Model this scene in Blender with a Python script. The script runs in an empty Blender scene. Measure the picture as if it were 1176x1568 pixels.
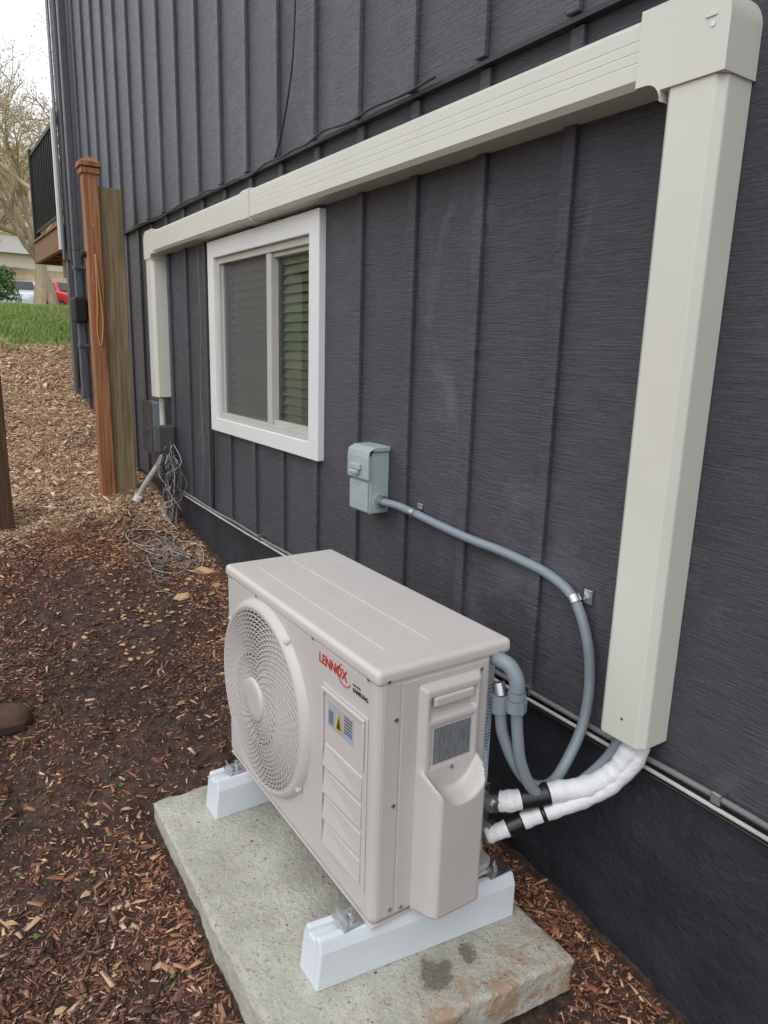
import bpy, bmesh, math, random, mathutils
import numpy as np
from mathutils import Vector, Matrix
random.seed(7); rng=np.random.default_rng(7)
S=bpy.context.scene
S.view_settings.view_transform='Standard'; S.view_settings.look='None'; S.view_settings.exposure=0
COL=S.collection

# ---------------------------------------------------------------- materials
def lin(r,g,b):
    f=lambda c:(c/255/12.92) if c/255<=.04045 else ((c/255+.055)/1.055)**2.4
    return (f(r),f(g),f(b))
class NT:
    def __init__(s,name):
        s.m=bpy.data.materials.new(name); s.m.use_nodes=True; s.t=s.m.node_tree
        s.b=s.t.nodes['Principled BSDF']; s.out=s.t.nodes['Material Output']
    def n(s,typ,**kw):
        nd=s.t.nodes.new(typ)
        for k,v in kw.items(): setattr(nd,k,v)
        return nd
    def l(s,a,b): s.t.links.new(a,b)
    def coord(s,scale=(1,1,1)):
        tc=s.n('ShaderNodeTexCoord'); mp=s.n('ShaderNodeMapping'); mp.inputs['Scale'].default_value=scale
        s.l(tc.outputs['Object'],mp.inputs['Vector']); return mp.outputs['Vector']
    def noise(s,sc,scale=(1,1,1),detail=4,rough=.6,dist=0):
        x=s.n('ShaderNodeTexNoise'); x.inputs['Scale'].default_value=sc; x.inputs['Detail'].default_value=detail
        x.inputs['Roughness'].default_value=rough; x.inputs['Distortion'].default_value=dist
        s.l(s.coord(scale),x.inputs['Vector']); return x.outputs['Fac']
    def ramp(s,fac,stops):
        r=s.n('ShaderNodeValToRGB'); cr=r.color_ramp
        while len(cr.elements)<len(stops): cr.elements.new(.5)
        for e,(p,c) in zip(cr.elements,stops):
            e.position=p; e.color=(*c,1) if not isinstance(c,(int,float)) else (c,c,c,1)
        s.l(fac,r.inputs['Fac']); return r.outputs['Color']
    def mix(s,fac,a,b,mode='MIX'):
        x=s.n('ShaderNodeMix',data_type='RGBA',blend_type=mode)
        for sock,v in ((x.inputs[0],fac),(x.inputs[6],a),(x.inputs[7],b)):
            if isinstance(v,(int,float)): sock.default_value=v
            elif isinstance(v,tuple): sock.default_value=(*v,1)
            else: s.l(v,sock)
        return x.outputs[2]
    def math(s,op,a,b=0):
        x=s.n('ShaderNodeMath',operation=op)
        for i,v in enumerate((a,b)):
            if isinstance(v,(int,float)): x.inputs[i].default_value=v
            else: s.l(v,x.inputs[i])
        return x.outputs[0]
    def maprange(s,v,a,b,c=0,d=1):
        x=s.n('ShaderNodeMapRange'); x.interpolation_type='SMOOTHSTEP'; s.l(v,x.inputs[0])
        for i,q in enumerate((a,b,c,d)): x.inputs[i+1].default_value=q
        return x.outputs[0]
    def bump(s,h,dist,strength=1,prev=None):
        x=s.n('ShaderNodeBump'); x.inputs['Distance'].default_value=dist; x.inputs['Strength'].default_value=strength
        s.l(h,x.inputs['Height'])
        if prev is not None: s.l(prev,x.inputs['Normal'])
        s.l(x.outputs['Normal'],s.b.inputs['Normal']); return x.outputs['Normal']
    def xyz(s):
        tc=s.n('ShaderNodeTexCoord'); sp=s.n('ShaderNodeSeparateXYZ'); s.l(tc.outputs['Object'],sp.inputs[0]); return sp.outputs

def mat(name,base,rough=.5,var=.12,vs=6,vscale=(1,1,1),bs=0,bd=.001,bscale=(1,1,1),metal=0,spec=.5,coat=0):
    N=NT(name); N.b.inputs['Roughness'].default_value=rough; N.b.inputs['Metallic'].default_value=metal
    N.b.inputs['Specular IOR Level'].default_value=spec
    f=N.noise(vs,vscale,3)
    lo=tuple(max(0,c*(1-var)) for c in base); hi=tuple(min(1,c*(1+var)) for c in base)
    N.l(N.ramp(f,[(.3,lo),(.7,hi)]),N.b.inputs['Base Color'])
    if bs: N.bump(N.noise(bs,bscale,3),bd)
    return N.m

def siding_mat(name,base,streak,r0):
    N=NT(name)
    f=N.noise(1.3,(1,1,1),4); c=N.ramp(f,[(.3,tuple(x*.86 for x in base)),(.7,tuple(x*1.12 for x in base))])
    st=N.noise(1,(40,8,210),5,.7,.4)
    c=N.mix(1.0,c,N.ramp(st,[(.30,.62),(.5,1.0),(.72,1.3)]),'MULTIPLY')
    g=N.noise(2.3,(1,1,.7),6,.72,.7); gm=N.ramp(g,[(.57,0.0),(.78,.42)])
    c=N.mix(gm,c,lin(132,134,142))
    d=N.noise(210,(1,1,1),2); dm=N.ramp(d,[(.72,0.0),(.78,.45)])
    c=N.mix(dm,c,lin(160,160,165))
    N.l(c,N.b.inputs['Base Color'])
    rr=N.ramp(N.noise(9,(1,1,3),4),[(.3,r0),(.7,r0+.16)]); N.l(rr,N.b.inputs['Roughness'])
    p=N.bump(st,.0075*streak)
    p=N.bump(N.noise(1,(90,45,110),3,.6),.0032,1,p)
    p=N.bump(N.noise(3.0,(1,1,1),2),.012,.5,p)
    return N.m
M_sidL=siding_mat('siding_paint',lin(72,72,79),1.0,.33)
M_sidU=siding_mat('siding_paint_sky_sheen',lin(82,85,93),.75,.30)  # same siding paint, base colour raised to carry the upper wall's sky reflection
N=NT('foundation_paint')
v=N.noise(9,(1,1,1),6,.75); sp=N.ramp(v,[(.69,0.0),(.75,.7)])
N.l(N.mix(sp,N.ramp(N.noise(3,(1,1,1),6),[(.3,lin(36,38,45)),(.7,lin(56,59,66))]),lin(105,100,98)),N.b.inputs['Base Color'])
N.b.inputs['Roughness'].default_value=.45; p=N.bump(N.noise(9,(1,1,1),6,.62),.016); N.bump(N.noise(90,(1,1,1),3),.002,1,p)
M_found=N.m
M_cover=mat('cover_plastic',lin(206,206,196),.36,.03,3,bs=60,bd=.0003)
def unitmat(name,base,r):
    N=NT(name); f=N.noise(4,(1,1,1),3); c=N.ramp(f,[(.3,tuple(x*.975 for x in base)),(.7,tuple(x*1.02 for x in base))])
    g=N.noise(7,(1,1,.35),6,.75,.5); c=N.mix(N.ramp(g,[(.60,0.0),(.8,.2)]),c,lin(140,130,120))
    N.l(c,N.b.inputs['Base Color']); N.l(N.ramp(N.noise(12,(1,1,1),4),[(.3,r-.06),(.7,r+.1)]),N.b.inputs['Roughness']); N.bump(N.noise(420,(1,1,1),2),.00035)
    return N.m
M_unit=unitmat('unit_paint',lin(192,187,184),.42)
M_unit_top=unitmat('unit_paint_lit_top',lin(198,194,190),.38)  # unit paint again, lightened so the lid carries its skylight in the colour
M_dark=mat('dark_interior',lin(34,34,36),.6,.2)
M_grey=mat('fan_plastic',lin(74,74,76),.45,.1)
M_white=mat('white_vinyl',lin(220,222,222),.35,.03,5)
M_block=mat('white_block',lin(206,213,219),.35,.03,8,bs=80,bd=.0004)
M_metal=mat('zinc_metal',(.55,.56,.58),.35,.15,30,metal=1)
M_tan=mat('vinyl_tan',lin(182,180,174),.4,.05)
M_box=mat('disconnect_grey',lin(158,170,172),.42,.05,10,bs=120,bd=.0004)
M_cond=mat('conduit_grey',lin(126,136,144),.42,.08,10)
M_ins=mat('white_insulation',lin(214,216,218),.55,.05,12,bs=30,bd=.006)
M_tape=mat('black_tape',lin(22,22,24),.35,.2)
M_black=mat('black_plastic',lin(30,31,33),.45,.2)
M_cable=mat('grey_cable',lin(116,114,114),.6,.2)
M_cablelt=mat('pale_cable',lin(176,172,166),.6,.2)
M_red=mat('logo_red',lin(185,35,40),.5,.02)
M_ink=mat('logo_ink',lin(60,60,62),.5,.02)
M_yel=mat('label_yellow',lin(210,178,50),.5,.02)
M_lab=mat('label_grey',lin(166,170,172),.4,.05)
M_lwhite=mat('label_white',lin(200,212,222),.4,.03)
M_lblue=mat('label_blue',lin(96,122,150),.4,.1)
M_leather=mat('boot_leather',lin(96,74,56),.6,.25,12,bs=60,bd=.002)
M_sole=mat('boot_sole',lin(50,40,32),.8,.2)
M_blind=mat('blind_slat',lin(205,208,196),.5,.05)
M_room=mat('room_wall',lin(120,120,110),.8,.1)
M_deckw=mat('deck_wood',lin(120,92,70),.7,.25,8,(1,1,10))
M_asph=mat('asphalt',(.05,.05,.052),.9,.2,20)
M_roofg=mat('roof_grey',lin(150,148,142),.8,.1)
M_beige=mat('beige_siding',lin(196,188,170),.7,.05)
M_carred=mat('car_paint_red',lin(185,25,30),.25,.02)
M_carwht=mat('car_paint_white',lin(200,204,208),.25,.02)
M_tire=mat('tire_rubber',(.02,.02,.02),.8,.1)
M_rope=mat('cord_orange',lin(190,140,90),.7,.1)
M_leafdry=mat('dry_leaf',lin(182,148,106),.7,.3,20)
M_weed=mat('weed_leaf',lin(88,118,50),.6,.25,20)

N=NT('rating_label'); z=N.xyz(); w=N.math('SINE',N.math('MULTIPLY',z[2],900)); nn=N.noise(1,(260,260,40),2)
k=N.math('MULTIPLY',N.math('GREATER_THAN',w,.1),N.math('GREATER_THAN',nn,.5))
N.l(N.mix(k,lin(104,108,112),lin(140,144,146)),N.b.inputs['Base Color']); N.b.inputs['Roughness'].default_value=.4; M_rating=N.m
N=NT('sticker_print'); z=N.xyz(); w=N.math('SINE',N.math('MULTIPLY',z[2],700)); nn=N.noise(1,(200,200,30),2)
k=N.math('MULTIPLY',N.math('GREATER_THAN',w,.1),N.math('GREATER_THAN',nn,.48))
N.l(N.mix(k,lin(188,204,220),lin(90,110,135)),N.b.inputs['Base Color']); N.b.inputs['Roughness'].default_value=.4; M_stick=N.m

def wood(name,a,b,c,green=False):
    N=NT(name); g=N.noise(1,(55,55,2.2),5,.6,.8)
    col=N.ramp(g,[(.28,a),(.5,b),(.72,c)])
    k=N.noise(6,(1,1,.25),4); col=N.mix(N.ramp(k,[(.52,0.0),(.75,.6)]),col,tuple(x*.45 for x in b))
    if green:
        k2=N.noise(4,(1,1,.4),3); col=N.mix(N.ramp(k2,[(.45,0.0),(.7,.35)]),col,lin(112,110,66))
    N.l(col,N.b.inputs['Base Color']); N.b.inputs['Roughness'].default_value=.75; N.bump(g,.004); return N.m
M_cedar=wood('cedar_wood',lin(100,64,44),lin(150,100,66),lin(178,128,90))
M_treated=wood('treated_wood',lin(96,84,62),lin(134,116,88),lin(160,144,114),True)
M_postdk=wood('dark_post_wood',lin(52,36,26),lin(78,54,38),lin(100,72,50))

# concrete
N=NT('concrete')
c=N.ramp(N.noise(7,(1,1,1),6,.7),[(.3,lin(156,154,143)),(.7,lin(194,192,180))])
vo=N.n('ShaderNodeTexVoronoi'); vo.inputs['Scale'].default_value=95; N.l(N.coord(),vo.inputs['Vector'])
spk=N.ramp(vo.outputs['Distance'],[(.14,1.0),(.36,0.0)])
cc=N.ramp(vo.outputs['Color'],[(.2,lin(118,112,100)),(.5,lin(172,166,150)),(.8,lin(214,210,198))])
pick=N.ramp(N.noise(26,(1,1,1),3),[(.42,0.0),(.58,1.0)])
c=N.mix(N.math('MULTIPLY',N.math('MULTIPLY',spk,pick),.75),c,cc)
pit=N.ramp(N.noise(80,(1,1,1),3,.7),[(.34,1.0),(.41,0.0)]); c=N.mix(N.math('MULTIPLY',pit,.55),c,lin(110,106,95))
X=N.xyz()
edge=N.maprange(X[1],1.16,.96); rn=N.ramp(N.noise(12,(1,1,1),5,.75,.5),[(.48,0.0),(.58,1.0)])
c=N.mix(N.math('MULTIPLY',N.math('MULTIPLY',edge,rn),.62),c,lin(158,114,74))
rn2=N.ramp(N.noise(6,(1,1,1),5,.7,.5),[(.60,0.0),(.70,.4)]); c=N.mix(rn2,c,lin(158,134,104))
def damp(cx,cy,r,c):
    dx=N.math('SUBTRACT',X[0],cx); dy=N.math('SUBTRACT',X[1],cy)
    d=N.math('SQRT',N.math('ADD',N.math('MULTIPLY',dx,dx),N.math('MULTIPLY',dy,dy)))
    d=N.math('ADD',d,N.math('MULTIPLY',N.math('SUBTRACT',N.noise(18,(1,1,1),4,.7),.5),.12))
    k=N.maprange(d,r,r*.55); return N.mix(N.math('MULTIPLY',k,.68),c,lin(74,70,58))
c=damp(-.54,1.085,.056,c); c=damp(-.44,1.10,.032,c)
N.l(c,N.b.inputs['Base Color']); N.b.inputs['Roughness'].default_value=.85
p=N.bump(spk,.0010,.8); N.bump(N.noise(75,(1,1,1),4,.7),.007,1,p); M_conc=N.m

# ---------------------------------------------------------------- mesh helpers
def link(o,parent=None):
    COL.objects.link(o)
    if parent is not None: o.parent=parent
    return o
def empty(name,loc=(0,0,0)):
    e=bpy.data.objects.new(name,None); e.empty_display_size=.1; e.location=loc; return link(e)
def obj(name,verts,faces,m,parent=None,smooth=False,bevel=0,seg=2):
    me=bpy.data.meshes.new(name); me.from_pydata([tuple(v) for v in verts],[],faces); me.update()
    bm=bmesh.new(); bm.from_mesh(me); bmesh.ops.recalc_face_normals(bm,faces=bm.faces); bm.to_mesh(me); bm.free()
    if smooth: me.polygons.foreach_set('use_smooth',[True]*len(me.polygons))
    o=bpy.data.objects.new(name,me); me.materials.append(m); link(o,parent)
    if bevel:
        b=o.modifiers.new('b','BEVEL'); b.width=bevel; b.segments=seg; b.limit_method='ANGLE'; b.angle_limit=.6
    return o
BF=[(0,1,2,3),(4,7,6,5),(0,4,5,1),(1,5,6,2),(2,6,7,3),(3,7,4,0)]
def bv(x0,x1,y0,y1,z0,z1):
    return [(x0,y0,z0),(x1,y0,z0),(x1,y1,z0),(x0,y1,z0),(x0,y0,z1),(x1,y0,z1),(x1,y1,z1),(x0,y1,z1)]
def boxes(name,L,m,parent=None,bevel=0,seg=2):
    V=[];F=[]
    for b in L:
        k=len(V); V+=b if isinstance(b,list) else bv(*b); F+=[tuple(i+k for i in f) for f in BF]
    return obj(name,V,F,m,parent,bevel=bevel,seg=seg)
def extr_x(name,poly,x0,x1,m,parent=None,bevel=0,seg=2):
    n=len(poly); V=[(x0,a,b) for a,b in poly]+[(x1,a,b) for a,b in poly]
    F=[tuple(range(n)),tuple(range(2*n-1,n-1,-1))]+[(i,(i+1)%n,n+(i+1)%n,n+i) for i in range(n)]
    return obj(name,V,F,m,parent,bevel=bevel,seg=seg)
def extr_y(name,poly,y0,y1,m,parent=None,bevel=0,seg=2):
    n=len(poly); V=[(a,y0,b) for a,b in poly]+[(a,y1,b) for a,b in poly]
    F=[tuple(range(n)),tuple(range(2*n-1,n-1,-1))]+[(i,(i+1)%n,n+(i+1)%n,n+i) for i in range(n)]
    return obj(name,V,F,m,parent,bevel=bevel,seg=seg)
def catmull(P,n=10):
    P=[Vector(p) for p in P]; P=[P[0]*2-P[1]]+P+[P[-1]*2-P[-2]]; out=[]
    for i in range(1,len(P)-2):
        a,b,c,d=P[i-1:i+3]
        for k in range(n):
            t=k/n; out.append(.5*((2*b)+(c-a)*t+(2*a-5*b+4*c-d)*t*t+(3*b-a-3*c+d)*t**3))
    out.append(P[-2]); return out
def tubedata(pts,rf,seg=12,V=None,F=None):
    V=[] if V is None else V; F=[] if F is None else F
    up=None; base=len(V); n=len(pts)
    for i,p in enumerate(pts):
        t=(pts[min(i+1,n-1)]-pts[max(i-1,0)]).normalized()
        if up is None:
            up=t.orthogonal().normalized()
        up=(up-t*up.dot(t)); up=up.normalized() if up.length>1e-6 else t.orthogonal().normalized()
        s=t.cross(up); r=rf(i/(n-1)) if callable(rf) else rf
        for k in range(seg):
            a=2*math.pi*k/seg; V.append(p+(up*math.cos(a)+s*math.sin(a))*r)
    for i in range(n-1):
        for k in range(seg):
            a=base+i*seg+k; b=base+i*seg+(k+1)%seg; F.append((a,b,b+seg,a+seg))
    F.append(tuple(base+k for k in range(seg))[::-1]); F.append(tuple(base+(n-1)*seg+k for k in range(seg)))
    return V,F
def tube(name,P,r,m,parent=None,n=10,seg=12,smooth=True):
    V,F=tubedata(catmull(P,n) if n else [Vector(p) for p in P],r,seg); return obj(name,V,F,m,parent,smooth=smooth)
def cyl(name,c,axis,r,h,m,parent=None,seg=24,bevel=0):
    c=Vector(c);a=Vector(axis).normalized(); V,F=tubedata([c,c+a*h],r,seg); return obj(name,V,F,m,parent,bevel=bevel)
def boolean(o,cut):
    md=o.modifiers.new('bo','BOOLEAN'); md.object=cut; md.operation='DIFFERENCE'; md.solver='EXACT'
    dg=bpy.context.evaluated_depsgraph_get(); dg.update(); me=bpy.data.meshes.new_from_object(o.evaluated_get(dg))
    o.modifiers.clear(); o.data=me; bpy.data.objects.remove(cut,do_unlink=True)

# ---------------------------------------------------------------- noise / terrain
LAT=rng.random((256,256))
def vn(x,y):
    xi=np.floor(x).astype(int); yi=np.floor(y).astype(int); fx=x-xi; fy=y-yi
    fx=fx*fx*(3-2*fx); fy=fy*fy*(3-2*fy); a=LAT[xi%256,yi%256]; b=LAT[(xi+1)%256,yi%256]; c=LAT[xi%256,(yi+1)%256]; d=LAT[(xi+1)%256,(yi+1)%256]
    return (a*(1-fx)+b*fx)*(1-fy)+(c*(1-fx)+d*fx)*fy
def fbm(x,y,o=4):
    s=0;a=.5
    for i in range(o): s=s+a*(vn(x+17*i,y+31*i)-.5); x=x*2.03;y=y*2.03;a*=.5
    return s
YP=[-60,-5,0,.75,1.4,2.1,3.0,3.87,5.1,6.4,7.7,9.5,12,14,17,33,45,90,140,600]
ZP=[-.6,-.15,-.09,-.06,-.0,.04,.13,.24,.43,.68,.98,1.33,1.75,2.04,2.3,2.5,2.5,19,26,30]
def gz(x,y):
    x=np.asarray(x,float);y=np.asarray(y,float)
    z=np.interp(y,YP,ZP)
    near=np.clip((60-y)/20,0,1)
    z=z+fbm(x*1.7+9,y*1.7+5,4)*.10*near+fbm(x*14,y*14,3)*.04*np.clip((16-y)/6,0,1)
    z=z+fbm(x*.05+3,y*.05,4)*14*np.clip((y-50)/40,0,1)
    inp=(np.clip((x+1.02)/.08,0,1)*np.clip((-.14-x)/.08,0,1)*np.clip((y-.88)/.08,0,1)*np.clip((2.16-y)/.08,0,1))
    z=z*(1-inp)+np.minimum(z,.02)*inp
    return z
def axis(*segs):
    r=[]
    for a,b,n in segs: r+=list(np.linspace(a,b,n,endpoint=False))
    return np.array(r+[segs[-1][1]])
xs=axis((-400,-60,14),(-60,-8,26),(-8,-2.4,30),(-2.4,.3,130),(.3,6,40),(6,60,30),(60,400,14))
ys=axis((-200,-5,14),(-5,0,20),(0,6,270),(6,15,140),(15,50,50),(50,150,50),(150,600,14))
GX,GY=np.meshgrid(xs,ys); GZ=gz(GX,GY); nx=len(xs); ny=len(ys)
V=np.stack([GX,GY,GZ],-1).reshape(-1,3)
ii=np.arange(nx*ny).reshape(ny,nx); Fq=np.stack([ii[:-1,:-1],ii[:-1,1:],ii[1:,1:],ii[1:,:-1]],-1).reshape(-1,4)
def fastmesh(name,V,F,m,parent=None,smooth=False):
    me=bpy.data.meshes.new(name); me.vertices.add(len(V)); me.vertices.foreach_set('co',V.astype(np.float32).ravel())
    k=F.shape[1]; me.loops.add(F.size); me.loops.foreach_set('vertex_index',F.astype(np.int32).ravel())
    me.polygons.add(len(F)); me.polygons.foreach_set('loop_start',(np.arange(len(F))*k).astype(np.int32))
    me.update(calc_edges=True); me.validate()
    if smooth: me.polygons.foreach_set('use_smooth',[True]*len(me.polygons))
    me.materials.append(m); o=bpy.data.objects.new(name,me); return link(o,parent)
N=NT('ground_soil'); X=N.xyz()
sn=N.noise(26,(1,1,1),7,.78)
soil=N.ramp(sn,[(.30,lin(36,26,24)),(.46,lin(74,54,48)),(.58,lin(108,80,68)),(.70,lin(150,114,92))])
moss=N.ramp(N.noise(2.1,(1,1,1),5,.7),[(.50,0.0),(.66,.45)]); moss=N.math('MULTIPLY',moss,N.maprange(X[0],-.95,-1.2))
soil=N.mix(moss,soil,lin(88,84,52))
tan=N.ramp(sn,[(.3,lin(124,94,70)),(.5,lin(180,144,110)),(.7,lin(216,184,150))])
gr=N.ramp(N.noise(12,(1,1,1),5,.7),[(.3,lin(72,88,40)),(.7,lin(124,144,68))])
hill=N.ramp(N.noise(.35,(1,1,1),7,.75),[(.3,lin(94,88,62)),(.5,lin(142,124,96)),(.7,lin(160,152,118))])
yj=N.math('ADD',X[1],N.math('MULTIPLY',N.math('SUBTRACT',N.noise(1.5,(1,1,1),3),.5),3.5))
c=N.mix(N.maprange(yj,4.6,5.8),soil,tan)
c=N.mix(N.maprange(yj,10.0,10.8),c,gr)
c=N.mix(N.maprange(yj,46,52),c,hill)
N.l(c,N.b.inputs['Base Color']); N.b.inputs['Roughness'].default_value=.85
p=N.bump(sn,.03); N.bump(N.noise(140,(1,1,1),3,.7),.007,1,p); M_ground=N.m
fastmesh('ground',V,Fq,M_ground,None,True)

def chips(name,n,xr,yf,Lr,m,seedden=True):
    x=rng.uniform(*xr,n); y=yf(n)
    d=fbm(x*1.3+40,y*1.3+7,4)
    keep=(rng.random(n)<np.clip(.74+d*2.8+.4*np.clip((y-4)/2,0,1)+.35*np.clip((x+.35)/.2,0,1),.16,1)) if seedden else np.ones(n,bool)
    pad=(x>-.955)&(x<-.20)&(y>.93)&(y<2.11)
    keep&=~pad; x=x[keep];y=y[keep];n=len(x)
    L=rng.uniform(*Lr,n)*rng.choice([.45,.75,1,1.8],n,p=[.42,.3,.22,.06])*(1+.6*np.clip((y-4.2)/2,0,1)); W=L*rng.uniform(.14,.45,n); T=rng.uniform(.001,.0035,n)
    yaw=rng.uniform(0,2*np.pi,n); pit=rng.normal(0,.24,n); rol=rng.normal(0,.35,n)
    cy,sy=np.cos(yaw),np.sin(yaw); cp,sp_=np.cos(pit),np.sin(pit); cr,sr=np.cos(rol),np.sin(rol)
    ax=np.stack([cy*cp,sy*cp,sp_],-1)
    b0=np.stack([-sy,cy,0*cy],-1); nn=np.cross(ax,b0); bb=b0*cr[:,None]+nn*sr[:,None]; nn=np.cross(ax,bb)
    z=gz(x,y)+np.abs(pit)*L*.3+rng.uniform(0,.004,n)
    C=np.stack([x,y,z],-1); V=np.empty((n,8,3)); k=0
    for sl,ta in ((-1,1),(1,.55)):
        for sb,sn in ((-1,-1),(1,-1),(1,1),(-1,1)):
            j=rng.uniform(.7,1.15,n)
            V[:,k]=C+ax*(sl*L*.5*j)[:,None]+bb*(sb*W*.5*ta*j)[:,None]+nn*(sn*T*.5)[:,None]; k+=1
    f=np.array([(0,3,2,1),(4,5,6,7),(0,1,5,4),(1,2,6,5),(2,3,7,6),(3,0,4,7)])
    F=(np.arange(n)[:,None,None]*8+f[None]).reshape(-1,4)
    return fastmesh(name,V.reshape(-1,3),F,m)
N=NT('mulch_chips'); X=N.xyz(); g=N.n('ShaderNodeNewGeometry'); r=g.outputs['Random Per Island']
dk=N.ramp(r,[(0,lin(50,35,31)),(.35,lin(90,63,53)),(.65,lin(124,88,72)),(.88,lin(154,114,92)),(.97,lin(206,176,148))])
rd=N.ramp(r,[(0,lin(84,52,40)),(.4,lin(138,90,66)),(.8,lin(174,122,90)),(.97,lin(220,182,146))])
tn=N.ramp(r,[(0,lin(120,90,68)),(.3,lin(178,140,106)),(.6,lin(212,178,142)),(.9,lin(238,216,188))])
yj=N.math('ADD',X[1],N.math('MULTIPLY',N.math('SUBTRACT',N.noise(1.2,(1,1,1),3),.5),4))
redm=N.ramp(N.noise(1.6,(1,1,1),3,.6),[(.40,0.0),(.60,.9)])
wl=N.maprange(X[0],-.35,-.1); redm=N.math('MAXIMUM',redm,wl)
c=N.mix(redm,dk,rd); c=N.mix(N.maprange(yj,4.2,5.4),c,tn)
N.l(c,N.b.inputs['Base Color']); N.b.inputs['Roughness'].default_value=.75; M_chip=N.m
chips('mulch',200000,(-1.75,-.015),lambda n:.25+8.8*rng.random(n)**1.45,(.010,.030),M_chip)
chips('mulch',22000,(-3.6,-1.75),lambda n:rng.uniform(-.5,9,n),(.012,.034),M_chip)
chips('mulch',12000,(-.6,2.0),lambda n:rng.uniform(8.15,10.6,n),(.02,.045),M_chip)

n=60000; x=rng.uniform(-3.5,3.5,n); y=9.6+5.4*rng.random(n); k=rng.random(n)<np.clip((y-9.9)*.8+fbm(x*2,y*2)*2,0.0,1); x=x[k];y=y[k];n=len(x)
h=rng.uniform(.04,.11,n); a=rng.uniform(0,6.28,n); w=.006; z=gz(x,y)
V=np.empty((n,3,3)); V[:,0]=np.stack([x-np.cos(a)*w,y-np.sin(a)*w,z],-1); V[:,1]=np.stack([x+np.cos(a)*w,y+np.sin(a)*w,z],-1)
V[:,2]=np.stack([x+rng.normal(0,.03,n),y+rng.normal(0,.03,n),z+h],-1)
N=NT('grass_blades'); g=N.n('ShaderNodeNewGeometry'); N.l(N.ramp(g.outputs['Random Per Island'],[(0,lin(78,98,40)),(.5,lin(118,144,62)),(1,lin(170,182,104))]),N.b.inputs['Base Color']); N.b.inputs['Roughness'].default_value=.6
fastmesh('grass',V.reshape(-1,3),np.arange(n*3).reshape(-1,3),N.m)

def leafmesh(name,n,xr,yr,sz,m,up=0):
    V=[];F=[]
    for i in range(n):
        x=random.uniform(*xr);y=random.uniform(*yr)
        if -.98<x<-.17 and .9<y<2.13: continue
        z=float(gz(x,y))+.008; s=random.uniform(*sz)
        R=Matrix.Rotation(random.uniform(0,6.28),3,'Z')@Matrix.Rotation(random.gauss(0,.35)+up,3,'X')
        P=[(-.5,0,0),(-.2,.26,.06),(.2,.22,.1),(.6,0,.02),(.2,-.24,.08),(-.2,-.26,.05)]
        P=[(a*random.uniform(.75,1.2),b*random.uniform(.6,1.2),c_) for a,b,c_ in P]
        k=len(V); V+=[Vector((x,y,z))+R@(Vector(p)*s) for p in P]; F+=[(k,k+1,k+5),(k+1,k+2,k+4,k+5),(k+2,k+3,k+4)]
    return obj(name,V,F,m)
leafmesh('fallen_leaves',120,(-1.7,-.05),(.8,6),(.015,.045),M_leafdry)
leafmesh('fallen_leaves',420,(-.75,-.06),(3.1,5.0),(.012,.040),M_leafdry)
leafmesh('fallen_leaves',4,(-.45,-.12),(3.6,4.2),(.08,.12),M_leafdry)
leafmesh('weeds',170,(-1.5,-.95),(.9,3.4),(.008,.022),M_weed,.5)

# ---------------------------------------------------------------- house
H=empty('house')
WY0,WY1,WZ0,WZ1=2.745,3.875,1.158,2.02
YE=8.1
boxes('lower_siding',[(0,.10,-2.5,WY0,.576,2.345),(0,.10,WY1,YE,.576,2.345),(0,.10,WY0,WY1,.576,WZ0),(0,.10,WY0,WY1,WZ1,2.345)],M_sidL,H)
B=[]
bys=[-.6,-.26]+[1.033+.337*i for i in range(21)]
for y in bys:
    if y+.022>YE: continue
    w=.021
    if 2.64<y<3.98: B+=[(-.015,.0,y-w,y+w,.58,1.070),(-.015,.0,y-w,y+w,2.10,2.33)]
    else: B.append((-.015,.0,y-w,y+w,.58,2.33))
boxes('lower_battens',B,M_sidL,H,bevel=.0025)
boxes('panel_grooves',[(-.0012,.0,y+.0215,y+.0255,.58,2.33) for y in bys if y+.03<YE and not 2.62<y<3.98],M_black,H)
boxes('upper_siding',[(-.022,.10,-2.5,YE,2.348,7.5)],M_sidU,H)
boxes('upper_battens',[(-.040,-.0225,y-.021,y+.021,2.352,7.49) for y in bys+[.35,.69] if y<YE-.03],M_sidU,H,bevel=.003)
boxes('drip_edge',[(-.030,-.0005,-2.5,YE,2.334,2.347)],M_black,H)
boxes('foundation_wall',[(.018,.2,-2.5,YE-.02,-1.2,.574)],M_found,H)
boxes('sill_flashing',[(-.012,.017,-2.5,4.75,.566,.5745)],M_sidL,H,bevel=.002)
boxes('end_wall',[(.101,6,YE-.12,YE-.001,-.8,7.5)],M_sidL,H)
boxes('corner_trim',[(-.055,-.041,YE-.09,YE+.012,2.35,7.5),(-.03,-.001,YE-.09,YE+.012,.9,2.33)],M_sidU,H,bevel=.003)
boxes('white_corner_trim',[(-.075,-.03,YE+.014,YE+.06,2.45,3.75)],M_white,H,bevel=.003)
boxes('roof_eave',[(-.5,6.2,-2.6,YE+.4,7.5,7.7)],M_white,H)
W=empty('window'); W.parent=H
T=.088
oy0,oy1,oz0,oz1=2.66,3.957,1.075,2.096
boxes('window_trim',[(-.032,.03,oy0,oy0+T,oz0,oz1),(-.032,.03,oy1-T,oy1,oz0,oz1),(-.031,.03,oy0+T+.0005,oy1-T-.0005,oz0,oz0+T*.85),(-.031,.03,oy0+T+.0005,oy1-T-.0005,oz1-T,oz1)],M_white,W,bevel=.004)
iy0,iy1,iz0,iz1=oy0+T+.001,oy1-T-.001,oz0+T*.85+.001,oz1-T-.001
fr=.032
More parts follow.
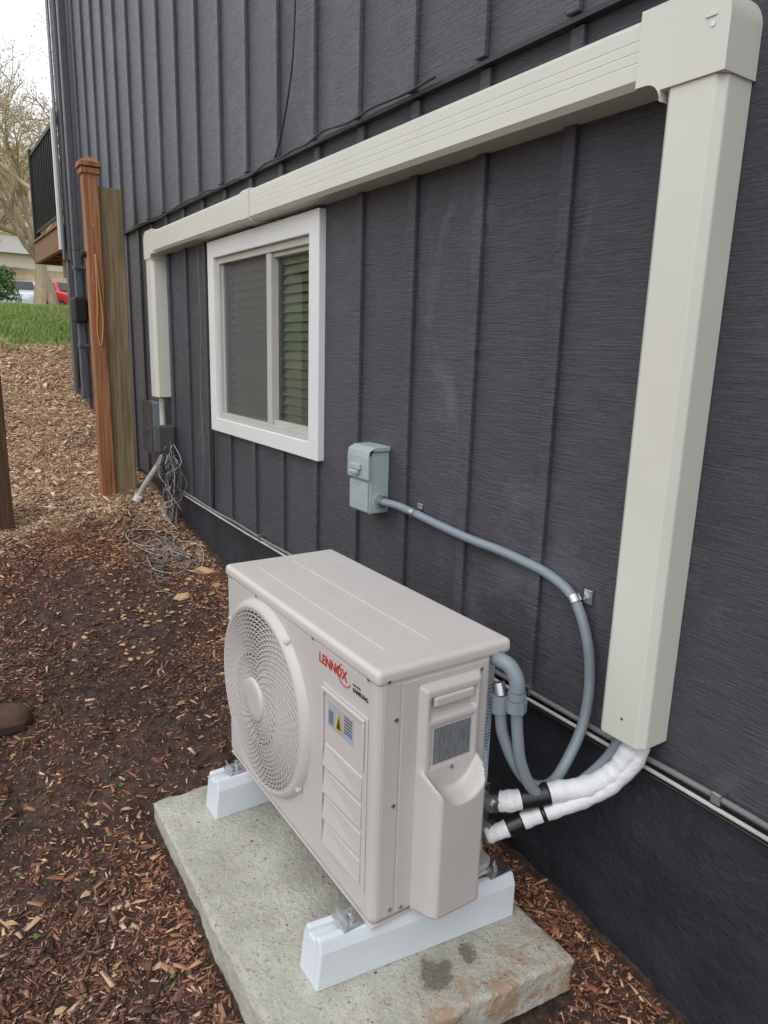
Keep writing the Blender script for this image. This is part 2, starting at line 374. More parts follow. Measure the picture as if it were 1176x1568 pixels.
boxes('window_frame',[(-.012,.06,iy0,iy0+fr,iz0,iz1),(-.012,.06,iy1-fr,iy1,iz0,iz1),(-.011,.06,iy0+fr,iy1-fr,iz0,iz0+fr),(-.011,.06,iy0+fr,iy1-fr,iz1-fr,iz1)],M_tan,W,bevel=.003)
my=3.205
boxes('window_mullion',[(-.006,.05,my-.026,my+.026,iz0+fr,iz1-fr)],M_tan,W,bevel=.003)
boxes('sash_frame',[(.006,.05,iy0+fr,iy0+fr+.022,iz0+fr,iz1-fr),(.007,.05,iy0+fr,my-.026,iz0+fr,iz0+fr+.02),(.007,.05,iy0+fr,my-.026,iz1-fr-.02,iz1-fr)],M_tan,W,bevel=.002)
N=NT('window_glass'); gl=N.n('ShaderNodeBsdfGlossy'); gl.inputs['Roughness'].default_value=.02; gl.inputs['Color'].default_value=(.92,1,.97,1)
tr=N.n('ShaderNodeBsdfTransparent'); tr.inputs['Color'].default_value=(.66,.71,.67,1); lw=N.n('ShaderNodeFresnel'); lw.inputs['IOR'].default_value=1.6
ms=N.n('ShaderNodeMixShader'); N.l(lw.outputs[0],ms.inputs[0]); N.l(tr.outputs[0],ms.inputs[1]); N.l(gl.outputs[0],ms.inputs[2]); N.l(ms.outputs[0],N.out.inputs['Surface']); M_glass=N.m
obj('glass_pane',[(.032,iy0+fr+.001,iz0+fr),(.032,my-.027,iz0+fr),(.032,my-.027,iz1-fr),(.032,iy0+fr+.001,iz1-fr),(.032,my+.027,iz0+fr),(.032,iy1-fr-.001,iz0+fr),(.032,iy1-fr-.001,iz1-fr),(.032,my+.027,iz1-fr)],[(0,3,2,1),(4,7,6,5)],M_glass,W)
N=NT('insect_screen'); tr=N.n('ShaderNodeBsdfTransparent'); ms=N.n('ShaderNodeMixShader'); ms.inputs[0].default_value=.34
N.b.inputs['Base Color'].default_value=(*lin(112,113,113),1); N.b.inputs['Roughness'].default_value=.8
N.l(tr.outputs[0],ms.inputs[1]); N.l(N.b.outputs[0],ms.inputs[2]); N.l(ms.outputs[0],N.out.inputs['Surface'])
boxes('insect_screen',[(.012,.013,my+.027,iy1-fr-.001,iz0+fr,iz1-fr)],N.m,W)
boxes('screen_frame',[(.004,.022,my+.027,my+.045,iz0+fr,iz1-fr),(.004,.022,iy1-fr-.016,iy1-fr-.001,iz0+fr,iz1-fr)],M_tan,W,bevel=.002)
sl=[]
z=iz0+.02
while z<iz1-.03:
    a=.024; c_,s_=math.cos(1.0)*a,math.sin(1.0)*a
    y0,y1=iy0+.02,iy1-.02; x=.070
    sl.append([(x-c_,y0,z-s_),(x+c_,y0,z+s_),(x+c_,y1,z+s_),(x-c_,y1,z-s_),(x-c_,y0,z-s_+.0025),(x+c_,y0,z+s_+.0025),(x+c_,y1,z+s_+.0025),(x-c_,y1,z-s_+.0025)])
    z+=.043
boxes('window_blinds',sl,M_blind,W)
boxes('room_interior',[(1.6,1.62,1.5,5.2,.3,2.6),(.101,1.6,1.5,1.52,.3,2.6),(.101,1.6,5.18,5.2,.3,2.6),(.101,1.6,1.52,5.18,.3,.32),(.101,1.6,1.52,5.18,2.58,2.6)],M_room,W)

CB=empty('wall_cables')
def wob(P,a=.006,n=4):
    out=[];P=[Vector(p) for p in P]
    for i in range(len(P)-1):
        for k in range(n):
            q=P[i].lerp(P[i+1],k/n); out.append(q+Vector((0,random.gauss(0,a),random.gauss(0,a))))
    out.append(P[-1]); return out
tube('cable_lower',wob([(-.018,4.75,.60),(-.02,3.9,.585),(-.02,3.0,.583),(-.02,2.0,.585),(-.02,1.0,.582),(-.02,.2,.58),(-.02,-1,.58)],.002),.0075,M_cable,CB,6,8)
tube('cable_lower_b',wob([(-.014,4.75,.575),(-.024,3.9,.566),(-.024,3.0,.562),(-.026,1.0,.560),(-.026,-1,.559)],.002),.0055,M_cablelt,CB,6,8)
tube('cable_dark',wob([(-.02,2.2,.552),(-.024,1.0,.545),(-.024,.2,.54),(-.02,-1,.54)],.003),.005,M_black,CB,6,8)
tube('cable_upper',wob([(-.045,1.9,2.346),(-.05,2.6,2.345),(-.055,3.1,2.33),(-.05,3.6,2.335),(-.05,4.2,2.33),(-.05,5.4,2.34)],.010),.0045,M_black,CB,6,8)
tube('cable_drop',[(-.045,2.98,5.5),(-.047,2.97,3.6),(-.052,2.84,3.1),(-.048,2.86,2.7),(-.05,2.95,2.45),(-.055,3.02,2.34)],.004,M_black,CB,10,8)
tube('cable_side',[(-.02,4.15,2.10),(-.018,4.13,1.7),(-.02,4.16,1.3),(-.02,4.14,.9),(-.02,4.2,.6)],.0025,M_cable,CB,8,6)
tube('cable_strap',[(-.012,3.98,2.08),(-.014,3.985,1.5),(-.014,3.98,.9),(-.014,4.0,.6)],.006,M_black,CB,8,6)
for y in (.75,1.35,2.3,3.3): boxes('cable_clip',[(-.032,-.0005,y-.012,y+.012,.572,.600)],M_metal,CB,bevel=.002)
CT=empty('cable_bundle')
for i in range(16):
    P=[(-.03,4.78,random.uniform(.78,.95))]; cy=random.uniform(4.50,4.75)
    for k in range(5):
        P.append((-random.uniform(.02,.13),cy+random.gauss(0,.09),.82-.08*k+random.gauss(0,.05)))
    P.append((-.1,cy-.05,float(gz(-.1,cy))+.01)); tube('wire_%d'%i,P,random.choice([.002,.0026,.0034]),random.choice([M_cable,M_cable,M_cablelt,M_black]),CT,8,6)
for i in range(9):
    P=[]; r0=random.uniform(.7,1.2)
    for k in range(9):
        a=k*.8; P.append((-.05-.008*i,4.58+math.cos(a)*.07*r0+random.gauss(0,.01),.68+math.sin(a)*.10*r0+random.gauss(0,.01)))
    tube('coil_%d'%i,P,.0028,random.choice([M_cable,M_cable,M_black,M_cablelt]),CT,8,6)
for i in range(17):
    P=[];cy=random.uniform(3.7,4.55);cx=-random.uniform(.12,.42);r=random.uniform(.06,.2)
    for k in range(7):
        a=k*.9+i; xx=cx+math.cos(a)*r*.6+random.gauss(0,.03); yy=cy+math.sin(a)*r*1.2; xx=min(xx,-.03); P.append((xx,yy,float(gz(xx,yy))+.010+random.random()*.015))
    tube('loose_wire_%d'%i,P,.0022,random.choice([M_cable,M_cablelt]),CT,8,6)

D=empty('downspout')
boxes('pipe',[(-.10,-.043,7.28,7.36,2.36,7.5),(-.10,-.043,7.28,7.36,1.02,2.36)],M_sidU,D,bevel=.008)
boxes('pipe_straps',[(-.105,-.0,7.26,7.38,z,z+.03) for z in (1.5,2.2)],M_sidU,D,bevel=.003)
tube('cable_pipe',[(-.06,7.6,7),(-.06,7.6,3),(-.06,7.58,1.1)],.02,M_black,D,4,10)
boxes('leader_head',[(-.14,-.02,7.23,7.41,1.72,1.95)],M_black,D,bevel=.02)

# ---------------------------------------------------------------- line set cover
L=empty('line_set_cover')
def prof_run_y(name,y0,y1,z0,z1,d):
    pr=[(0,z0),(-d*.86,z0),(-d,z0+.014)]
    h=z1-z0
    for f in (.36,.52,.68):
        zc=z0+h*f; pr+=[(-d,zc-.002),(-d+.0006,zc-.0008),(-d+.0006,zc+.0008),(-d,zc+.002)]
    pr+=[(-d,z1-.014),(-d*.86,z1),(0,z1)]
    return extr_y(name,pr,y0,y1,M_cover,L)
def prof_run_z(name,y0,y1,z0,z1,d):
    pr=[(0,y0),(-d*.80,y0),(-d,y0+.016)]
    pr+=[(-d,y1-.014),(-d*.86,y1),(0,y1)]
    n=len(pr); V=[(a,b,z0) for a,b in pr]+[(a,b,z1) for a,b in pr]
    F=[tuple(range(n)),tuple(range(2*n-1,n-1,-1))]+[(i,(i+1)%n,n+(i+1)%n,n+i) for i in range(n)]
    return obj(name,V,F,M_cover,L,bevel=.003)
dd=.10
prof_run_y('horizontal_duct',1.09,4.76,2.110,2.242,dd)
prof_run_y('coupler',3.20,3.30,2.105,2.248,dd+.006)
prof_run_z('vertical_duct',.905,1.035,.640,2.10,dd)
prof_run_z('vertical_duct_far',4.805,4.932,1.20,2.10,dd)
def arc(cx,cz,r,a0,a1,n=8): return [(cx+r*math.cos(math.radians(a0+(a1-a0)*i/n)),cz+r*math.sin(math.radians(a0+(a1-a0)*i/n))) for i in range(n+1)]
pl=[(1.105,2.250)]+arc(.968,2.182,.068,90,180,12)+[(.900,2.088),(1.042,2.088)]+arc(1.080,2.067,.038,180,90)+[(1.105,2.105)]
extr_x('elbow',pl,-.106,0,M_cover,L,bevel=.012,seg=4)
pl=[(4.735,2.250)]+arc(4.877,2.190,.060,90,0)+[(4.937,2.08),(4.800,2.08)]+arc(4.767,2.072,.033,0,90)+[(4.735,2.105)]
extr_x('elbow_far',pl,-.106,0,M_cover,L,bevel=.010,seg=3)
cyl('elbow_screw',(-.106,.935,2.175),(-1,0,0),.005,.002,M_metal,L)
boxes('elbow_tab',[(-.1085,-.1055,.928,.952,2.188,2.194)],M_cover,L,bevel=.001)
cyl('screw_low',(-.1005,.965,.70),(-1,0,0),.0035,.0015,M_metal,L)

E=empty('electrical_box')
boxes('enclosure',[(-.085,-.016,5.0,5.2,.80,1.15)],M_cond,E,bevel=.008)
boxes('enclosure_lid',[(-.095,-.0852,4.99,5.21,.79,1.16)],M_grey,E,bevel=.006)
boxes('meter_socket',[(-.13,-.016,4.70,4.79,.84,1.02)],M_grey,E,bevel=.01)
cyl('knob',(-.095,5.1,.95),(-1,0,0),.02,.01,M_grey,E)
PC=empty('pvc_conduit')
tube('pipe',[(-.05,4.86,1.22),(-.05,4.86,1.05),(-.05,4.86,.88),(-.06,4.88,.78),(-.13,4.98,.62),(-.17,5.05,.52),(-.20,5.08,.45)],.020,M_cablelt,PC,6,14)
cyl('coupling',(-.05,4.86,.92),(0,0,1),.026,.09,M_white,PC)
cyl('end_fitting',(-.20,5.08,.44),(0.1,-.2,.4),.028,.06,M_white,PC)

DB=empty('electrical_disconnect_box')
boxes('enclosure',[(-.085,-.0005,2.150,2.283,.955,1.185)],M_box,DB,bevel=.004)
extr_y('cover_hood',[(-.0005,1.205),(-.070,1.203),(-.096,1.190),(-.100,1.165),(-.100,1.085),(-.0865,1.075),(-.0865,1.187),(-.0005,1.187)],2.143,2.290,M_box,DB,bevel=.003)
boxes('front_door',[(-.094,-.0855,2.153,2.280,.962,1.072)],M_box,DB,bevel=.003)
boxes('handle',[(-.122,-.1005,2.196,2.246,1.100,1.116),(-.112,-.1005,2.186,2.256,1.116,1.140)],M_box,DB,bevel=.005)
boxes('warning_label',[(-.0955,-.0942,2.18,2.255,.985,1.045)],M_box,DB)
cyl('conduit_fitting',(-.042,2.15,1.003),(0,-1,0),.022,.028,M_metal,DB)

C1=empty('electrical_conduit')
P=[(-.04,2.13,1.003),(-.028,2.05,1.003),(-.022,1.953,.995),(-.022,1.80,.983),(-.022,1.65,.974),(-.022,1.52,.972),(-.022,1.415,.966),(-.022,1.30,.952),(-.022,1.211,.912),(-.022,1.154,.815),(-.025,1.13,.70),(-.05,1.118,.60),(-.10,1.112,.52),(-.17,1.10,.475),(-.24,1.10,.49),(-.29,1.115,.55),(-.325,1.135,.64),(-.335,1.14,.71)]
pts=catmull(P,26)
V,F=tubedata(pts,.0145,12); obj('flex_conduit',V,F,M_cond,C1,smooth=True)
tube('rings',[pts[0],pts[1]],.0225,M_metal,C1,1,16,False)
def clip(c,ax):
    cyl('strap',Vector(c)-Vector(ax)*.010,ax,.0195,.020,M_metal,C1,20)
clip((-.022,1.953,.995),(0,-1,-.03)); clip((-.022,1.211,.914),(0,-.6,-.75))
boxes('strap_tab',[(-.006,-.0005,1.165,1.195,.905,.945),(-.006,-.0005,1.93,1.96,1.008,1.03)],M_metal,C1,bevel=.002)
cyl('connector_lower',(-.335,1.142,.70),(0,.05,1),.021,.045,M_cond,C1)
cyl('nut_lower',(-.335,1.142,.745),(0,.4,1),.016,.03,M_metal,C1)
C2=empty('electrical_conduit')
P=[(-.06,.985,.67),(-.06,1.00,.60),(-.075,1.03,.53),(-.12,1.06,.475),(-.19,1.075,.455),(-.255,1.085,.49),(-.295,1.095,.57),(-.310,1.10,.65),(-.318,1.105,.735)]
V,F=tubedata(catmull(P,20),.0145,12); obj('flex_conduit',V,F,M_cond,C2,smooth=True)
cyl('connector',(-.318,1.105,.715),(0,0,1),.026,.030,M_cond,C2,8)
cyl('connector_ring',(-.318,1.105,.747),(0,0,1),.0215,.018,M_cond,C2,20)
tube('elbow_fitting',[(-.318,1.105,.765),(-.320,1.108,.795),(-.326,1.125,.822),(-.335,1.150,.832),(-.34,1.20,.832)],.019,M_cond,C2,8,16)

R1=empty('insulated_refrigerant_pipe')
P=[(-.055,.955,.66),(-.060,.962,.60),(-.085,.985,.535),(-.135,1.02,.495),(-.19,1.06,.478),(-.25,1.095,.462),(-.305,1.125,.452),(-.33,1.15,.45)]
def lump(b): 
    return lambda t:b*(1+.04*math.sin(t*47)+.03*math.sin(t*91+1))
tube('insulation',P,lump(.0265),M_ins,R1,14,16)
def band(nm,P,t0,t1,r,par,m=M_tape):
    q=catmull(P,14); a=int(t0*len(q));b=max(a+2,int(t1*len(q))); V,F=tubedata(q[a:b],r,16); obj(nm,V,F,m,par,smooth=True)
band('black_tape',P,.62,.78,.0290,R1)
band('black_tape_end',P,.92,1,.0285,R1)
R2=empty('insulated_refrigerant_pipe')
P2=[(-.05,.935,.66),(-.055,.945,.585),(-.095,.98,.508),(-.15,1.02,.462),(-.21,1.06,.430),(-.27,1.095,.402),(-.315,1.115,.382),(-.350,1.14,.362)]
tube('insulation',P2,lump(.021),M_ins,R2,14,16)
band('black_tape',P2,.72,.84,.0235,R2)
band('black_tape_b',P2,.60,.63,.0225,R2)

# ---------------------------------------------------------------- heat pump unit
U=empty('heat_pump_unit')
x0,x1,y0,y1,z0,z1=-.68,-.30,1.16,2.05,.225,.862
fc=Vector((x0,1.755,.553)); FR=.272
body=boxes('body',[(x0,x1,y0,y1,z0,z1)],M_unit,U,bevel=.022,seg=4)
V,F=tubedata([Vector((x0-.05,fc.y,fc.z)),Vector((x0+.13,fc.y,fc.z))],FR,72); cut=obj('cut',V,F,M_dark); boolean(body,cut)
cut=boxes('cut',[(x1-.062,x1+.1,y0-.1,y0+.045,z0+.03,z1-.012)],M_unit); boolean(body,cut)
body.data.polygons.foreach_set('use_smooth',[False]*len(body.data.polygons))
lid=boxes('top_cover',[(x0-.0035,x1+.006,y0-.0045,y1+.004,.840,.878)],M_unit_top,U,bevel=.014,seg=4)
boxes('top_ribs',[(x0+.075,x0+.16,y0+.09,y1-.07,.8775,.8797),(x0+.20,x0+.30,y0+.09,y1-.07,.8775,.8797)],M_unit_top,U,bevel=.0021,seg=2)
boxes('base_pan',[(x0+.004,x1-.004,y0+.004,y1-.004,.218,.2255)],M_unit,U,bevel=.002)
cyl('fan_back',(x0+.125,fc.y,fc.z),(1,0,0),FR-.001,.004,M_dark,U,48)
cyl('fan_hub',(x0+.06,fc.y,fc.z),(1,0,0),.06,.06,M_grey,U,32)
for k in range(3):
    V=[];F=[];n=10
    for i in range(n+1):
        rr=.055+(.25-.055)*i/n
        for j in range(9):
            a=k*2.094+ (j/8-.5)*1.25+.35*i/n; V.append((x0+.05+.05*j/8,fc.y+rr*math.cos(a),fc.z+rr*math.sin(a)))
    for i in range(n):
        for j in range(8): a=i*9+j; F.append((a,a+1,a+10,a+9))
    obj('fan_blade_%d'%k,V,F,M_dark,U,smooth=True)
def dome(r): return x0-.020-.014*(1-(r/.28)**2)
V=[];F=[]
def ring(r,w,d,seg=96,dx=0):
    k=len(V); x=dome(r)+dx
    for i in range(seg):
        a=2*math.pi*i/seg; c,s=math.cos(a),math.sin(a)
        for (rr,xx) in ((r-w,x+d),(r-w*.7,x),(r+w*.7,x),(r+w,x+d)): V.append((xx,fc.y+rr*c,fc.z+rr*s))
    for i in range(seg):
        for j in range(4): a=k+i*4+j; b=k+i*4+(j+1)%4; c_=k+((i+1)%seg)*4+(j+1)%4; d_=k+((i+1)%seg)*4+j; F.append((a,b,c_,d_))
r=.074
while r<.262: ring(r,.0019,.005); r+=.0125
obj('grille_rings',V,F,M_unit,U)
V=[];F=[]
nsp=64
for q in range(nsp):
    a0=2*math.pi*q/nsp; pr=[]
    st=0 if q%2==0 else 5
    for i in range(st,15):
        rr=.062+(.268-.062)*i/14; a=a0+1.15*(i/14)**.9; pr.append((rr,a))
    k=len(V); m_=len(pr)
    for rr,a in pr:
        x=dome(rr)-.0015; w=.0020
        for da,dx in ((-w,0),(w,0),(w,.006),(-w,.006)):
            V.append((x+dx,fc.y+rr*math.cos(a)-da*math.sin(a),fc.z+rr*math.sin(a)+da*math.cos(a)))
    for i in range(m_-1):
        for j in range(4): F.append((k+i*4+j,k+i*4+(j+1)%4,k+(i+1)*4+(j+1)%4,k+(i+1)*4+j))
obj('grille_ribs',V,F,M_unit,U)
def lathe(name,prof,m,seg=96):
    V=[];F=[];n=len(prof)
    for i in range(seg):
        a=2*math.pi*i/seg
        for x,r in prof: V.append((x,fc.y+r*math.cos(a),fc.z+r*math.sin(a)))
    for i in range(seg):
        for j in range(n-1): F.append((i*n+j,i*n+j+1,((i+1)%seg)*n+j+1,((i+1)%seg)*n+j))
    return obj(name,V,F,m,U,smooth=True)
lathe('fan_shroud',[(x0+.002,.2712),(x0+.124,.2712)],M_dark)
lathe('grille_hub',[(x0-.030,.066),(x0-.038,.064),(x0-.041,.058),(x0-.040,.03),(x0-.040,.0005)],M_unit)
lathe('grille_frame',[(x0+.01,.260),(x0-.016,.260),(x0-.022,.265),(x0-.022,.272),(x0-.016,.281),(x0-.006,.287),(x0+.001,.290)],M_unit)
for a in (35,125,215,325):
    a=math.radians(a); boxes('grille_clip',[(x0-.017,x0-.0005,fc.y+.287*math.cos(a)-.008,fc.y+.287*math.cos(a)+.008,fc.z+.287*math.sin(a)-.006,fc.z+.287*math.sin(a)+.006)],M_unit,U,bevel=.004)
boxes('front_panel',[(x0-.004,x0-.0001,1.192,1.402,.300,.755)],M_unit,U,bevel=.0035)
boxes('front_panel_rim',[(x0-.011,x0-.0041,1.200,1.396,.738,.748),(x0-.011,x0-.0041,1.200,1.208,.62,.7375),(x0-.011,x0-.0041,1.388,1.396,.31,.7375)],M_unit,U,bevel=.003)
boxes('front_slats',[[(x0-.0041,1.208,z),(x0-.0041,1.380,z),(x0-.0041,1.380,z+.062),(x0-.0041,1.208,z+.062),(x0-.0085,1.208,z+.002),(x0-.0150,1.380,z+.002),(x0-.007,1.380,z+.060),(x0-.007,1.208,z+.060)] for z in (.318,.392,.466,.540)],M_unit,U,bevel=.002)
boxes('warning_label_plate',[(x0-.0052,x0-.0041,1.250,1.368,.655,.722)],M_lab,U)
boxes('warning_label_bars',[(x0-.006,x0-.0053,1.255,1.290,.672,.684),(x0-.006,x0-.0053,1.342,1.364,.664,.70)],M_lblue,U)
boxes('warning_label_text',[(x0-.006,x0-.0053,1.255,1.290,.688+.008*i,.691+.008*i) for i in range(4)],M_ink,U)
obj('warning_triangle',[(x0-.006,1.334,.664),(x0-.006,1.296,.664),(x0-.006,1.315,.712)],[(0,1,2)],M_yel,U)
obj('warning_triangle_mark',[(x0-.0068,1.325,.668),(x0-.0068,1.305,.668),(x0-.0068,1.315,.702)],[(0,1,2)],M_ink,U)
def text(name,s,y,z,size,m,x=x0-.0012,sx=1):
    c=bpy.data.curves.new(name,'FONT'); c.body=s; c.size=size; c.extrude=.0004; c.offset=size*.012
    o=bpy.data.objects.new(name,c); c.materials.append(m); link(o,U)
    o.matrix_world=Matrix(((0,0,-1,x),(-1*sx,0,0,y),(0,1,0,z),(0,0,0,1))); return o
text('logo_text','LENNOX',1.425,.800,.036,M_red,sx=.92)
text('logo_text_small','SAMSUNG',1.262,.790,.0145,M_ink)
text('logo_text_tiny','powered by',1.262,.806,.007,M_ink)
q=[Vector((x0-.0012,1.300+.030*math.cos(a),.812+.026*math.sin(a))) for a in np.linspace(math.radians(-150),math.radians(60),20)]
V,F=tubedata(q,.0012,6); obj('logo_arc',V,F,M_red,U)
ys_=y0
boxes('side_panel',[(-.617,-.368,ys_-.004,ys_-.0002,.245,.839)],M_unit,U,bevel=.003)
boxes('side_lip',[(-.662,-.621,ys_-.0018,ys_-.0002,.245,.839)],M_unit,U,bevel=.0015)
for (sx,sz) in ((-.632,.755),(-.632,.54),(-.632,.262),(-.600,.255),(-.39,.82),(-.50,.60)):
    cyl('screw',(sx,ys_-.0019,sz),(0,-1,0),.0050,.0045,M_metal,U,12)
for yy in (1.19,1.45,1.8,2.0):
    cyl('screw_front',(x0-.0035,yy,.850),(-1,0,0),.0042,.003,M_metal,U,12)
for xx in (-.655,-.335): cyl('screw_side_top',(xx,ys_-.0044,.852),(0,-1,0),.0042,.003,M_metal,U,12)
cx0,cx1,cz0,cz1=-.572,-.392,.232,.822
nxx,nzz=44,130; V=[];F=[]
sm=lambda t:(lambda q:q*q*(3-2*q))(min(1,max(0,t)))
for j in range(nzz+1):
    z=cz0+(cz1-cz0)*j/nzz
    for i in range(nxx+1):
        u=-1+2*i/nxx; x=(cx0+cx1)/2+u*(cx1-cx0)/2
        e=min((1-abs(u))*(cx1-cx0)/2,z-cz0,cz1-z); ed=sm(e/.014)
        d=.018
        zt=.550+.085*abs(u)**2.4
        b=sm((zt-z)/.014); 
        side=sm((1-abs(u))*(cx1-cx0)/2/.030)
        d+=.052*b*(.35+.65*side)
        hx=sm((.070-abs(x+.482))/.006); hz=sm((z-.735)/.006)*sm((.792-z)/.006); d-=.014*hx*hz
        rx=sm((.066-abs(x+.482))/.004); rz=sm((z-.612)/.004)*sm((.722-z)/.004); d-=.003*rx*rz
        V.append((x,ys_-.004-d*ed,z))
for j in range(nzz):
    for i in range(nxx): a=j*(nxx+1)+i; F.append((a,a+1,a+nxx+2,a+nxx+1))
obj('valve_cover',V,F,M_unit,U,smooth=True)
boxes('handle_lip',[(-.540,-.424,ys_-.026,ys_-.012,.768,.792)],M_unit,U,bevel=.005,seg=3)
boxes('rating_label',[(-.536,-.428,ys_-.0205,ys_-.0192,.622,.712)],M_rating,U)
cyl('cover_screw',(-.482,ys_-.022,.602),(0,-1,0),.005,.003,M_metal,U,12)
boxes('valve_bracket',[(-.361,-.305,1.185,1.19,.30,.47)],M_metal,U,bevel=.002)
boxes('side_sticker',[(-.3635,-.3615,1.162,1.2,.49,.72),(-.357,-.304,1.2025,1.2045,.49,.74)],M_stick,U)
for z in (.45,.372):
    cyl('service_valve',(-.338,1.12,z),(0,1,0),.016,.08,M_metal,U,12)
    cyl('valve_nut',(-.338,1.13,z),(0,1,0),.023,.025,M_metal,U,6)
boxes('rear_guard',[(x1+.0005,x1+.012,y0+.06+.03*i,y0+.064+.03*i,.25,.835) for i in range(28)],M_unit,U)

def block(yn0,yn1,w,xa,xb):
    e=empty('equipment_support_block'); zb,zt=.089,.217
    def yy(x,off): t=(x-xa)/(xb-xa); return yn0+(yn1-yn0)*t+off
    prof=[(.0,zb),(.0,zt-.03),(.012,zt),(w*.34,zt),(w*.34,zt-.015),(w*.66,zt-.015),(w*.66,zt),(w-.012,zt),(w,zt-.03),(w,zb)]
    n=len(prof); V=[(xa+(.012 if z>zb+.05 else 0),yy(xa,o),z) for o,z in prof]+[(xb,yy(xb,o),z) for o,z in prof]
    F=[tuple(range(n)),tuple(range(2*n-1,n-1,-1))]+[(i,(i+1)%n,n+(i+1)%n,n+i) for i in range(n)]
    obj('block',V,F,M_block,e,bevel=.005,seg=3)
    for xx in (-.70,-.29):
        yc=yy(xx,w/2)
        boxes('strut_clip',[(xx-.035,xx+.035,yc-.030,yc+.030,zt+.0005,zt+.004),(xx-.026,xx-.022,yc-.030,yc+.030,zt+.004,zt+.022)],M_metal,e,bevel=.0012)
        cyl('bolt',(xx+.0,yc,zt+.004),(0,0,1),.0055,.026,M_metal,e,10)
        cyl('nut',(xx+.0,yc,zt+.008),(0,0,1),.011,.009,M_metal,e,6)
        cyl('washer',(xx+.0,yc,zt+.0045),(0,0,1),.016,.003,M_metal,e,20)
block(1.19,1.120,.088,-.808,-.252)
block(1.898,1.898,.092,-.79,-.25)

# ---------------------------------------------------------------- slab
c4=[(-.952,1.02),(-.215,.945),(-.205,2.095),(-.928,2.095)]
nu,nv=110,160
def PP(u,v,z):
    a=Vector((*c4[0],0)).lerp(Vector((*c4[1],0)),u); b=Vector((*c4[3],0)).lerp(Vector((*c4[2],0)),u); p=a.lerp(b,v); p.z=z; return p
V=[];F=[]
def patch(fn,nu,nv):
    k=len(V)
    for j in range(nv+1):
        for i in range(nu+1): V.append(fn(i/nu,j/nv))
    for j in range(nv):
        for i in range(nu): a=k+j*(nu+1)+i; F.append((a,a+1,a+nu+2,a+nu+1))
zt,zb=.090,-.01
patch(lambda u,v:PP(u,v,zt),nu,nv)
patch(lambda u,v:PP(u,0,zb+(zt-zb)*v),nu,12); patch(lambda u,v:PP(u,1,zb+(zt-zb)*v),nu,12)
patch(lambda u,v:PP(0,u,zb+(zt-zb)*v),nv,12); patch(lambda u,v:PP(1,u,zb+(zt-zb)*v),nv,12)
cen=Vector((-.58,1.5,.04))
W2=[]
for p in V:
    e=mathutils.noise.fractal(p*9,1,2,4)*.005+mathutils.noise.fractal(p*45,1,2,3)*.0025
    q=p.copy()
    du=min(abs(p.x+.94),abs(p.x+.21),abs(p.y-2.095),abs(p.y-(.945+(-.215-p.x)*.1018)))
    if p.z>zt-.02: q.z-=max(0,(.012-du))*.45*(1+1.4*mathutils.noise.noise(p*28))
    if du<.012:
        d=(p-cen); d.z=0; q+=d.normalized()*(e)
    if p.z>zt-.001: q.z+=mathutils.noise.fractal(p*30,1,2,3)*.0008
    W2.append(q)
o=obj('concrete_pad',W2,F,M_conc,None,smooth=True)
bm=bmesh.new(); bm.from_mesh(o.data); bmesh.ops.remove_doubles(bm,verts=bm.verts,dist=.001); bmesh.ops.recalc_face_normals(bm,faces=bm.faces); bm.to_mesh(o.data); bm.free()
n=90; cx=rng.uniform(-.94,-.22,n); cy=1.04+rng.random(n)*1.03; s=rng.uniform(.0015,.005,n)
T0=np.array([(1,0,-.3),(-.5,.8,-.3),(-.5,-.8,-.3),(0,0,.7)]); rot=rng.uniform(0,6.28,n)
VV=np.empty((n,4,3))
for k in range(4):
    VV[:,k,0]=cx+s*(T0[k,0]*np.cos(rot)-T0[k,1]*np.sin(rot))*rng.uniform(.6,1.6,n); VV[:,k,1]=cy+s*(T0[k,0]*np.sin(rot)+T0[k,1]*np.cos(rot)); VV[:,k,2]=.0915+s*T0[k,2]*.8
fastmesh('soil_crumbs',VV.reshape(-1,3),(np.arange(n)[:,None,None]*4+np.array([(0,2,1),(0,1,3),(1,2,3),(2,0,3)])[None]).reshape(-1,3),M_chip)

# ---------------------------------------------------------------- fence posts
FP=empty('fence_post')
boxes('cedar_post',[(-.392,-.300,5.235,5.33,.30,2.66)],M_cedar,FP,bevel=.004)
boxes('treated_post',[(-.299,-.140,5.27,5.41,.30,2.555)],M_treated,FP,bevel=.006)
V=bv(-.415,-.277,5.212,5.353,2.661,2.69)+[(-.346,5.283,2.735)]
obj('post_cap',V,[(0,1,2,3),(0,4,5,1),(1,5,6,2),(2,6,7,3),(3,7,4,0),(4,5,8),(5,6,8),(6,7,8),(7,4,8)],M_cedar,FP,bevel=.003)
boxes('cap_trim',[(-.404,-.288,5.223,5.342,2.62,2.655)],M_cedar,FP,bevel=.003)
tube('cord',[(-.345,5.228,2.12),(-.338,5.225,1.95),(-.322,5.222,1.7),(-.345,5.222,1.52),(-.362,5.225,1.62),(-.35,5.225,1.85),(-.349,5.228,2.12)],.005,M_rope,FP,8,6)
cyl('latch',(-.393,5.29,2.12),(-1,0,0),.02,.03,M_black,FP,12)
for z in (.75,1.5,1.9,2.3): cyl('nail',(-.345,5.2345,z),(0,-1,0),.006,.003,M_metal,FP,8)
FP2=empty('fence_post')
boxes('post',[(-1.115,-1.003,4.88,4.99,.2,2.08)],M_postdk,FP2,bevel=.005)
boxes('gate_board',[(-1.145,-1.116,4.86,5.0,.42,2.0)],M_cedar,FP2,bevel=.003)
boxes('post_cap',[(-1.13,-.99,4.865,5.005,2.081,2.11)],M_cedar,FP2,bevel=.004)

